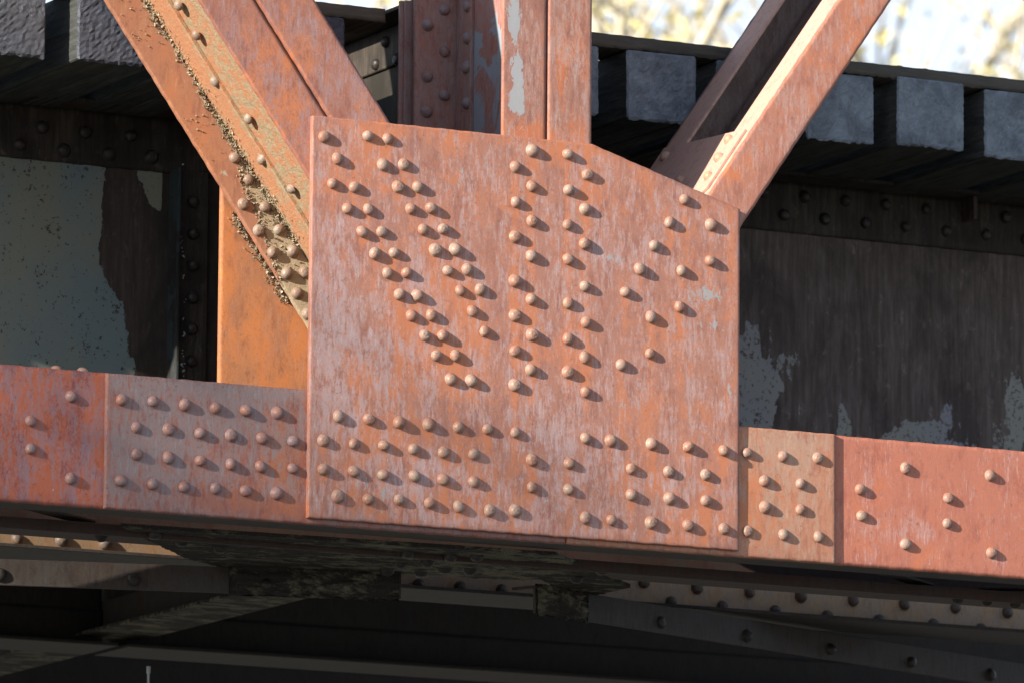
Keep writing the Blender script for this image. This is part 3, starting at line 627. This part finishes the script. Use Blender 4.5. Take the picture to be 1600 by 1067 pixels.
# --- stringers under the ties
YS = 1.42
def stringer(y, label, x0, x1, fl, wl, tan, ra, right):
    t = empty('stringer', ((x0+x1)/2, y, -.60), label, 'bridge beam')
    zt = .905; zbm = -.563 if not right else -.603
    grid_plate('web', (0, y, 0), X, Z, FR, [(x0, zbm+.01, zt-.01), (x1, zbm+.01, zt-.01)], .012, wl, t, cell=.012, amp=.0010, seed=30+x0, attrs=ra)
    grid_plate('top_flange_angle', (0, y-.0125, 0), X, Z, FR, [(x0, .724, zt-.013), (x1, .712, zt-.013)], .012, fl, t, cell=.014, amp=.0008, seed=33)
    box('top_flange', fl, t, x0, x1, y-.14, y+.15, zt-.0125, zt-.001)
    bt = -.476
    grid_plate('bottom_flange_angle', (0, y-.0125, 0), X, Z, FR, [(x0, zbm, bt), (x1, zbm, bt)], .012, tan, t, cell=.012, amp=.0006, seed=36, jag=.0)
    box('bottom_flange_lip', tan, t, x0, x1, y-.0250, y-.0135, zbm-.0005, zbm+.0105)
    box('bottom_flange', M_brc if y < 2 else M_dkst, t, x0, x1, y-.150, y+.15, zbm-.0125, zbm-.001)
    return t
def poly_in(x, z, poly):
    ins = np.zeros(x.shape, bool); n = len(poly)
    for i in range(n):
        x1, z1 = poly[i]; x2, z2 = poly[(i+1) % n]
        c = ((z1 > z) != (z2 > z)) & (x < (x2-x1)*(z-z1)/(z2-z1+1e-12)+x1); ins ^= c
    return ins
scar = [(-0.7688, 0.7590), (-0.6751, 0.7677), (-0.6241, 0.5916), (-0.4923, 0.5459), (-0.4804, -0.0635), (-0.6723, -0.0781), (-0.6474, 0.0712), (-0.6959, 0.2361), (-0.7777, 0.3559)]
def lpaint(x, y, z):
    d = np.full(x.shape, 9.)
    for i in range(len(scar)):
        a = np.array(scar[i]); b = np.array(scar[(i+1) % len(scar)]); ab = b-a
        k = np.clip(((x-a[0])*ab[0]+(z-a[1])*ab[1])/(ab@ab), 0, 1)
        d = np.minimum(d, np.hypot(x-a[0]-k*ab[0], z-a[1]-k*ab[1]))
    d = np.where(poly_in(x, z, scar), -d, d)
    return np.where(x < -.56, .21+np.clip(d*9, -.5, .4), -.2)
t = stringer(YS, 'shaded plate girder with flat grey-blue web paint at the far left under the ties', -8.2, .105, M_sfl, M_webl, M_tal, {'paint': lpaint}, False)
rivets(t, P3([(-1.078, 0.757), (-0.999, 0.821), (-0.921, 0.752), (-0.847, 0.818), (-0.759, 0.754), (-0.685, 0.823), (-0.608, 0.758)], YS-.013), FR, R_dk, 1.15)
rivets(t, P3([(-1.062, -0.527), (-0.907, -0.522), (-0.753, -0.520)], YS-.013), FR, R_tan, 1.1)
M_wfl = simple('white_paint_scale', (.45, .50, .52), (.65, .68, .68), 40, .7, .001)
fl = []
for (a, b) in ((-0.5002, 0.4656), (-0.4952, 0.4406), (-0.5144, 0.4899), (-0.5260, 0.4974), (-0.4965, 0.3726), (-0.4883, 0.2927), (-0.4965, 0.2285), (-0.4914, 0.1971), (-0.4934, 0.1758), (-0.4950, 0.1334), (-0.4922, 0.1019), (-0.4895, 0.0767), (-0.4937, 0.0489), (-0.5044, 0.7333)):
    for k in range(2): fl.append((Vector((a+random.gauss(0, .003), YS-.030 if a > -.52 else YS-.004, b+random.gauss(0, .010))), FR, random.uniform(.003, .009)))
flakes(fl, t, M_wfl)
box('stiffener_angle', M_stf, t, -.538, -.528, YS-.075, YS-.001, -.474, .7215)
box('stiffener_angle', M_sfl, t, -.527, -.408, YS-.0265, YS-.0145, -.474, .7215)
box('filler_plate', M_sfl, t, -.533, -.408, YS-.0140, YS-.0015, -.474, .7215)
rivets(t, P3([(-.463, .62-.105*i) for i in range(11)], YS-.027), FR, R_dk, 1.1)
rp = [(*(1.6558, 0.3638), .05, .05, .16), (*(1.6934, 0.2567), .09, .10, .36), (*(1.6316, 0.1419), .08, .10, .36), (*(1.7062, 0.0817), .06, .10, .30), (*(1.9934, 0.0814), .030, .09, .36), (*(2.2836, 0.0812), .12, .045, .38), (*(2.4109, 0.1575), .025, .06, .22),
      (*(2.6927, 0.1791), .05, .16, .42), (*(2.1320, 0.3469), .08, .06, .15), (*(1.9682, 0.3338), .02, .05, .16), (*(2.4622, 0.2506), .10, .10, .08), (*(2.3343, 0.0184), .4, .03, .3), (*(1.8056, 0.1994), .05, .2, .1)]
t = stringer(YS, 'dark rust-streaked plate girder on the right under the ties, with a tan riveted bottom flange', .145, 4.4, M_sfl, M_webr, M_tan, {'paint': lambda x, y, z: blobs(rp)(x, y, z)+.035}, True)
rivets(t, P3([(1.224, -0.520), (1.428, -0.523), (1.628, -0.526), (1.828, -0.526), (2.030, -0.526), (2.231, -0.528), (2.433, -0.528), (2.641, -0.529), (2.847, -0.530), (1.728, -0.584), (1.930, -0.589), (2.132, -0.591), (2.347, -0.592), (2.534, -0.595), (2.742, -0.597), (1.524, -0.582), (1.328, -0.580), (0.380, -0.581), (0.536, -0.584), (0.690, -0.582), (0.844, -0.581), (1.036, -0.519)], YS-.013), FR, R_tan, 1.1)
rivets(t, P3([(1.2+.16*i, .847) for i in range(14)]+[(1.28+.16*i, .777) for i in range(14)], YS-.013), FR, R_dk, 1.1)
for i in range(3): box('stiffener_angle', M_webr, t, 1.52+i*.94, 1.535+i*.94, YS-.10, YS-.02, .812, .8915)
M_dkst = rust('far_stringer_steel', (.030, .025, .021), (.042, .03, .022), (.035, .032, .028), orange_cut=.62, mauve_cut=.52, chip_cut=.95, seed=70, bump=.001)  # near-black copy of the girder steel; deep shade is put into the colour
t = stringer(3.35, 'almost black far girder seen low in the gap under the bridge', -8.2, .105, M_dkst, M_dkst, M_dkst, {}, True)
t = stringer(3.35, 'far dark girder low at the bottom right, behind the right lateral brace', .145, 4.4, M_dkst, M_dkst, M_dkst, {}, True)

t = empty('far_bottom_chord', (0, 5.5, -.62), 'near-black far chord closing the dark gap at the very bottom edge of the photo', 'bridge chord')
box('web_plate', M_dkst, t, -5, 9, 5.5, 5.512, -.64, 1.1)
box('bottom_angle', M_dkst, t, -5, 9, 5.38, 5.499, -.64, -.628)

# --- lateral plate and braces under the joint
t = empty('lateral_plate', (0, .6, -.645), 'flat mossy dark plate under the joint carrying the lateral braces', 'steel plate')
lp = [(-1.2090, 0.2687), (-0.7289, 0.8318), (-0.2719, 1.1811), (0.0361, 0.9636), (0.0579, 0.8220), (0.4075, 0.7829), (0.4878, 0.7358), (0.8221, 1.1059), (0.8283, 0.7599), (0.2487, -0.0719)]
lp = [(a, max(b, .178)) for a, b in lp]
def moss_plate():
    # grid clipped to the outline, underside roughened by grime
    x0, x1 = min(p[0] for p in lp), max(p[0] for p in lp); y0, y1 = .04, max(p[1] for p in lp)
    bm = bmesh.new(); f = bm.faces.new([bm.verts.new((a, b, -.634)) for a, b in lp])
    g = bmesh.ops.extrude_face_region(bm, geom=[f]); top = [v for v in g['geom'] if isinstance(v, bmesh.types.BMVert)]
    for v in top: v.co.z += .011
    for ax_, a, b in ((0, x0, x1), (1, y0, y1)):
        n = int((b-a)/.016)
        for i in range(1, n):
            co = [0, 0, 0]; no = [0, 0, 0]; co[ax_] = a+(b-a)*i/n; no[ax_] = 1
            bmesh.ops.bisect_plane(bm, geom=bm.verts[:]+bm.edges[:]+bm.faces[:], plane_co=co, plane_no=no)
    for v in bm.verts:
        if v.co.z < -.63: v.co.z -= random.random()**3*.004
    bmesh.ops.recalc_face_normals(bm, faces=bm.faces[:])
    me = bpy.data.meshes.new('plate'); bm.to_mesh(me); bm.free()
    at = me.attributes.new('moss', 'FLOAT', 'POINT')
    for i, v in enumerate(me.vertices): at.data[i].value = .10*math.exp(-((v.co.x-.15)/.55)**2)-.05
    return link('plate', me, M_mos, t)
moss_plate()
rivets(t, [(*PZ(a, b, -.65), -.636) for a, b in ()], (0, 0, -1), R_dk)
rl = [(-0.1845, 0.3475), (-0.0894, 0.5939), (-0.0415, 0.4942), (0.0666, 0.7563), (-0.0355, 0.3485), (0.0377, 0.3057), (0.0968, 0.6475), (0.1674, 0.6061), (-0.0623, 0.7406), (-0.7508, 0.5211), (-0.9177, 0.4456), (-1.0568, 0.3561), (-0.2000, 0.9491), (-0.2985, 0.9336), (0.5291, 0.3943), (0.5467, 0.6035)]
rivets(t, [(a, b, -.6345) for a, b in rl], (0, 0, -1), R_dk, 1.25)
def brace(name, p0, p1, z1, h, label, riv, leg=.09, mat=None, crust=None, cat='bridge brace'):
    mat = mat or M_brc
    a = Vector((*p0, 0)); b = Vector((*p1, 0)); L = (b-a).length; d = (b-a).normalized(); n = Vector((d.y, -d.x, 0))
    if n.y > 0: n = -n
    t = empty(name, Vector((a.x, a.y, z1-h)), label, cat)
    ax = (d, n, Vector((0, 0, 1))) if True else None
    o = Vector((a.x, a.y, 0))
    box('vertical_leg', mat, t, 0, L, -.0, .010, z1-h, z1, o=o, ax=ax)
    box('horizontal_leg', mat, t, 0, L, -leg, -.0008, z1-.0108, z1-.0005, o=o, ax=ax)
    if crust:
        bm = bmesh.new(); box_bm(bm, o, ax, crust[0], crust[1], .0095, .0165, z1-h-.004, z1+.001, 0)
        bmesh.ops.subdivide_edges(bm, edges=bm.edges[:], cuts=14, use_grid_fill=True)
        for v in bm.verts: v.co += n*random.uniform(-.003, .006)*1.0+Vector((0, 0, random.uniform(-.005, .005)))
        me = bpy.data.meshes.new('moss_crust'); bm.to_mesh(me); bm.free(); link('moss_crust', me, M_mos, t, True)
    rivets(t, [a+d*s+n*.0102+Vector((0, 0, z1-h*.62)) for s in riv], n, R_dk, 1.1)
    return t
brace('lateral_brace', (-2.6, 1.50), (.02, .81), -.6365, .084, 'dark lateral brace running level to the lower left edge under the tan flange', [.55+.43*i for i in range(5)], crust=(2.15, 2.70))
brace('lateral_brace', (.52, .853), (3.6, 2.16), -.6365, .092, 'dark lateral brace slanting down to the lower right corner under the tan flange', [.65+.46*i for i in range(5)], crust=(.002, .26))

t = empty('hanging_rod', (*(-0.0502, -0.8138)[:1], 2.6, -1.3), 'thin pale vertical rod at the bottom edge, lower left of the braces', 'rod')
rx, rz = (-0.0509, -0.7699)
for nm, ra_, za, zb_ in (('rod', .004, -1.3, rz), ('collar', .007, rz-.012, rz+.012)):
    bm = bmesh.new(); bmesh.ops.create_cone(bm, cap_ends=True, segments=12, radius1=ra_, radius2=ra_, depth=zb_-za); bmesh.ops.translate(bm, verts=bm.verts, vec=(rx, 2.6, (za+zb_)/2))
    me = bpy.data.meshes.new(nm); bm.to_mesh(me); bm.free(); link(nm, me, M_wfl, t)
# --- ties, each with its own end grain
def tie_mesh(seed):
    r_ = random.Random(seed); w_, h_ = .129, .116
    bm = bmesh.new(); box_bm(bm, (0, 0, 0), XYZ, -w_, w_, 0, 4.1, -h_, h_, .006)
    bmesh.ops.subdivide_edges(bm, edges=[e for e in bm.edges if .1 < e.calc_length() < .3 and (e.verts[0].co.y < .02)], cuts=22, use_grid_fill=True)
    cx_, cz_ = r_.uniform(-.09, .09), r_.uniform(-.08, .05)
    for v in bm.verts:
        if v.co.y < .02:
            v.co.y += r_.uniform(-.0018, .0018)
            if abs(v.co.z+h_) < .008: v.co.z += r_.uniform(-.002, .0055)
            if abs(abs(v.co.x)-w_) < .008: v.co.x += r_.uniform(-.0015, .0015)
        v.co.x += cx_; v.co.z += cz_
    me = bpy.data.meshes.new('railway_tie'); bm.to_mesh(me); bm.free()
    me.materials.append(M_tir if seed == 118 else M_til if seed in (119, 120, 121) else M_tie); me.materials.append(M_tsd)
    for p in me.polygons: p.material_index = 0 if p.center.y < .01 else 1
    return me, cx_, cz_
tx = [(-7.68+.34*k, 'x') for k in range(12)]+[(-3.6, 'x'), (-3.26, 'x'), (-2.92, 'x'), (-2.58, 'x'), (-2.24, 'x'), (-1.90, 'x'),
      (-1.419, 'tie end with bold curved growth rings at the top left corner of the photo'),
      (-1.067, 'sunlit speckled tie end between the top left corner tie and the left diagonal'),
      (-.725, 'railway tie hidden behind the left diagonal'),
      (-.383, 'tie end showing as a narrow sliver right of the left diagonal'),
      (.541, 'tie end showing as a thin strip just right of the upright post'),
      (.8985, 'shaded tie end with a dark split knot between the post and the right diagonal'),
      (1.240, 'tie end cut off by the near side of the right diagonal'),
      (1.5795, 'first tie end to the right of the right diagonal, partly covered by it'),
      (1.920, 'square blue-grey tie end in full view, second to the right of the right diagonal'),
      (2.260, 'tie end at the right border of the photo'), (2.60, 'x'), (2.94, 'x'), (3.28, 'x'), (3.62, 'x'), (3.96, 'x')]
for i, (x, lab) in enumerate(tx):
    me, cx_, cz_ = tie_mesh(100+i)
    o = bpy.data.objects.new('railway_tie', me); C.objects.link(o)
    o.location = (x-.014-cx_, .67+(.018 if i == 18 else -.018 if i == 19 else random.uniform(-.008, .008)), 1.0065-cz_+(.010 if 1.8 < x < 2 else 0)); o.rotation_euler = (0, R(random.uniform(-.4, .4)), R(random.uniform(-.3, .3)))
    if lab == 'x': lab = 'creosoted railway tie out of view beyond the %s edge of the photo, %s from it' % (('left', ['eighteenth', 'seventeenth', 'sixteenth', 'fifteenth', 'fourteenth', 'thirteenth', 'twelfth', 'eleventh', 'tenth', 'ninth', 'eighth', 'seventh', 'sixth', 'fifth', 'fourth', 'third', 'second', 'first'][i]) if x < 0 else ('right', ['first', 'second', 'third', 'fourth', 'fifth'][i-28]))
    tag(o, lab, 'railway tie', 'railway ties lying side by side on the girders')
for x0, x1, lab in ((-8.0, -.105, 'weathered guard timber on the ties, its end showing right of the left diagonal'), (.40, 4.1, 'dark guard timber lying along the tops of the ties at upper right')):
    x0 -= .014; x1 -= .014
    t = empty('guard_timber', ((x0+x1)/2, .78, 1.126), lab, 'timber')
    grid_plate('beam', (0, .682, 0), X, Z, FR, [(x0, 1.126, 1.170), (x1, 1.126, 1.170)], .20, M_grd, t, cell=.012, amp=.002, seed=40+x0, jag=.002)
    rivets(t, [(x0+.25+.6*k, .76, 1.169) for k in range(6)]+([((1.9381, 1.1893)[0], .76, 1.170)] if x0 > 0 else []), (0, 0, 1), R_dk, 1.1)

# ================================================================ background trees (far out of focus)
def tree(name, x, y, h, seed, label, leafmat, nleaf, lean=0):
    rr = random.Random(seed); segs = {0: [], 1: []}; tips = []
    def grow(p, d, r, L, lev):
        n = 4; q = p
        for i in range(n):
            d = (d+Vector((rr.gauss(0, .12), rr.gauss(0, .12), rr.gauss(.02, .06)))).normalized()
            q2 = q+d*L/n; segs[0 if lev == 0 else 1].append((q, q2, r*(1-.5*i/n), r*(1-.5*(i+1)/n)))
            q = q2
            if lev >= 2: tips.append(q)
            if lev < 3 and (i > 0 or lev > 0):
                for _ in range(2 if lev < 3 else 2):
                    dd = (d+Vector((rr.gauss(0, .7), rr.gauss(0, .7), rr.gauss(.25, .35)))).normalized()
                    grow(q, dd, r*.52*(1-.5*(i+1)/n)/.75, L*rr.uniform(.42, .62), lev+1)
    grow(Vector((x, y, -5.5)), Vector((lean, 0, 1)).normalized(), h*.011, h*.62, 0)
    e = empty(name, (x, y, -5.4), label, 'tree')
    for k, nm in ((0, 'trunk'), (1, 'branches')):
        vs, fs = [], []
        for a, b, ra, rb in segs[k]:
            d = (b-a).normalized(); u = d.orthogonal().normalized(); v = d.cross(u); s = 6 if k == 0 else 4; o = len(vs)
            for c, r in ((a, ra), (b, rb)):
                for j in range(s): an = 6.283*j/s; vs.append(c+u*r*math.cos(an)+v*r*math.sin(an))
            for j in range(s): fs.append((o+j, o+(j+1) % s, o+s+(j+1) % s, o+s+j))
        me = bpy.data.meshes.new(nm); me.from_pydata([tuple(v) for v in vs], [], fs); link(nm, me, M_brk, e, True)
    vs, fs = [], []
    for i in range(nleaf):
        p = rr.choice(tips)+Vector((rr.gauss(0, .22), rr.gauss(0, .22), rr.gauss(0, .2))); s = rr.uniform(.04, .09)
        n = Vector((rr.gauss(0, 1), rr.gauss(0, 1), rr.gauss(0, 1))).normalized(); u = n.orthogonal().normalized()*s; v = n.cross(u)*.6; o = len(vs)
        vs += [p-u, p-v, p+u, p+v]; fs.append((o, o+1, o+2, o+3))
    me = bpy.data.meshes.new('foliage'); me.from_pydata([tuple(v) for v in vs], [], fs); link('foliage', me, leafmat, e)
tree('leafy_tree', 16.6, 34.0, 21, 3, 'pale out-of-focus tree with yellowish leaves seen between the post and the right diagonal', M_lef, 3500)
tree('leafy_tree', 24.6, 37.0, 22, 8, 'blurred sparse tree with dark limbs in the bright sky at the upper right corner', M_lef, 3000, -.06)

# unseen tree added towards the sun, crown shaped to shade the joint's lower left
def shade_tree():
    rr = random.Random(5); D = 28; c = Vector((-.5, 0, -.30))+sun_dir*D; Rr = 3.4
    c.z -= Rr-.02
    e = empty('leafy_tree', (c.x, c.y, -5.4), 'leafy tree added out of view on the left to shade the bridge from the low sun', 'tree')
    vs, fs = [], []
    p = Vector((c.x, c.y, -5.5)); n = 8
    pts = [p+Vector((rr.gauss(0, .12), rr.gauss(0, .12), (c.z+5.5+1)*i/n)) for i in range(n+1)]
    def tube(a, b, ra, rb):
        d = (b-a).normalized(); u = d.orthogonal().normalized(); v = d.cross(u); o = len(vs)
        for q, r_ in ((a, ra), (b, rb)):
            for j in range(7): an = 6.283*j/7; vs.append(tuple(q+u*r_*math.cos(an)+v*r_*math.sin(an)))
        for j in range(7): fs.append((o+j, o+(j+1) % 7, o+7+(j+1) % 7, o+7+j))
    for i in range(n): tube(pts[i], pts[i+1], .24*(1-i/n*.8), .24*(1-(i+1)/n*.8))
    me = bpy.data.meshes.new('trunk'); me.from_pydata(vs, [], fs); link('trunk', me, M_brk, e)
    vs.clear(); fs.clear()
    for i in range(60):
        a = pts[rr.randint(4, n)]; b = a+Vector((rr.gauss(0, 1), rr.gauss(0, 1), rr.gauss(.4, .6))).normalized()*rr.uniform(1.2, 2.8); tube(a, b, .05, .01)
    me = bpy.data.meshes.new('branches'); me.from_pydata(vs, [], fs); link('branches', me, M_brk, e)
    vs, fs = [], []
    while len(fs) < 15000:
        q = Vector((rr.uniform(-1, 1), rr.uniform(-1, 1), rr.uniform(-1, 1)))
        if q.length > 1+rr.gauss(0, .03): continue
        q = c+q*Rr; s = rr.uniform(.05, .09); nn = Vector((rr.gauss(0, 1), rr.gauss(0, 1), rr.gauss(0, 1))).normalized(); u = nn.orthogonal().normalized()*s; v = nn.cross(u)*.6; o = len(vs)
        vs += [tuple(q-u), tuple(q-v), tuple(q+u), tuple(q+v)]; fs.append((o, o+1, o+2, o+3))
    me = bpy.data.meshes.new('foliage'); me.from_pydata(vs, [], fs); link('foliage', me, M_lef2, e)
shade_tree()
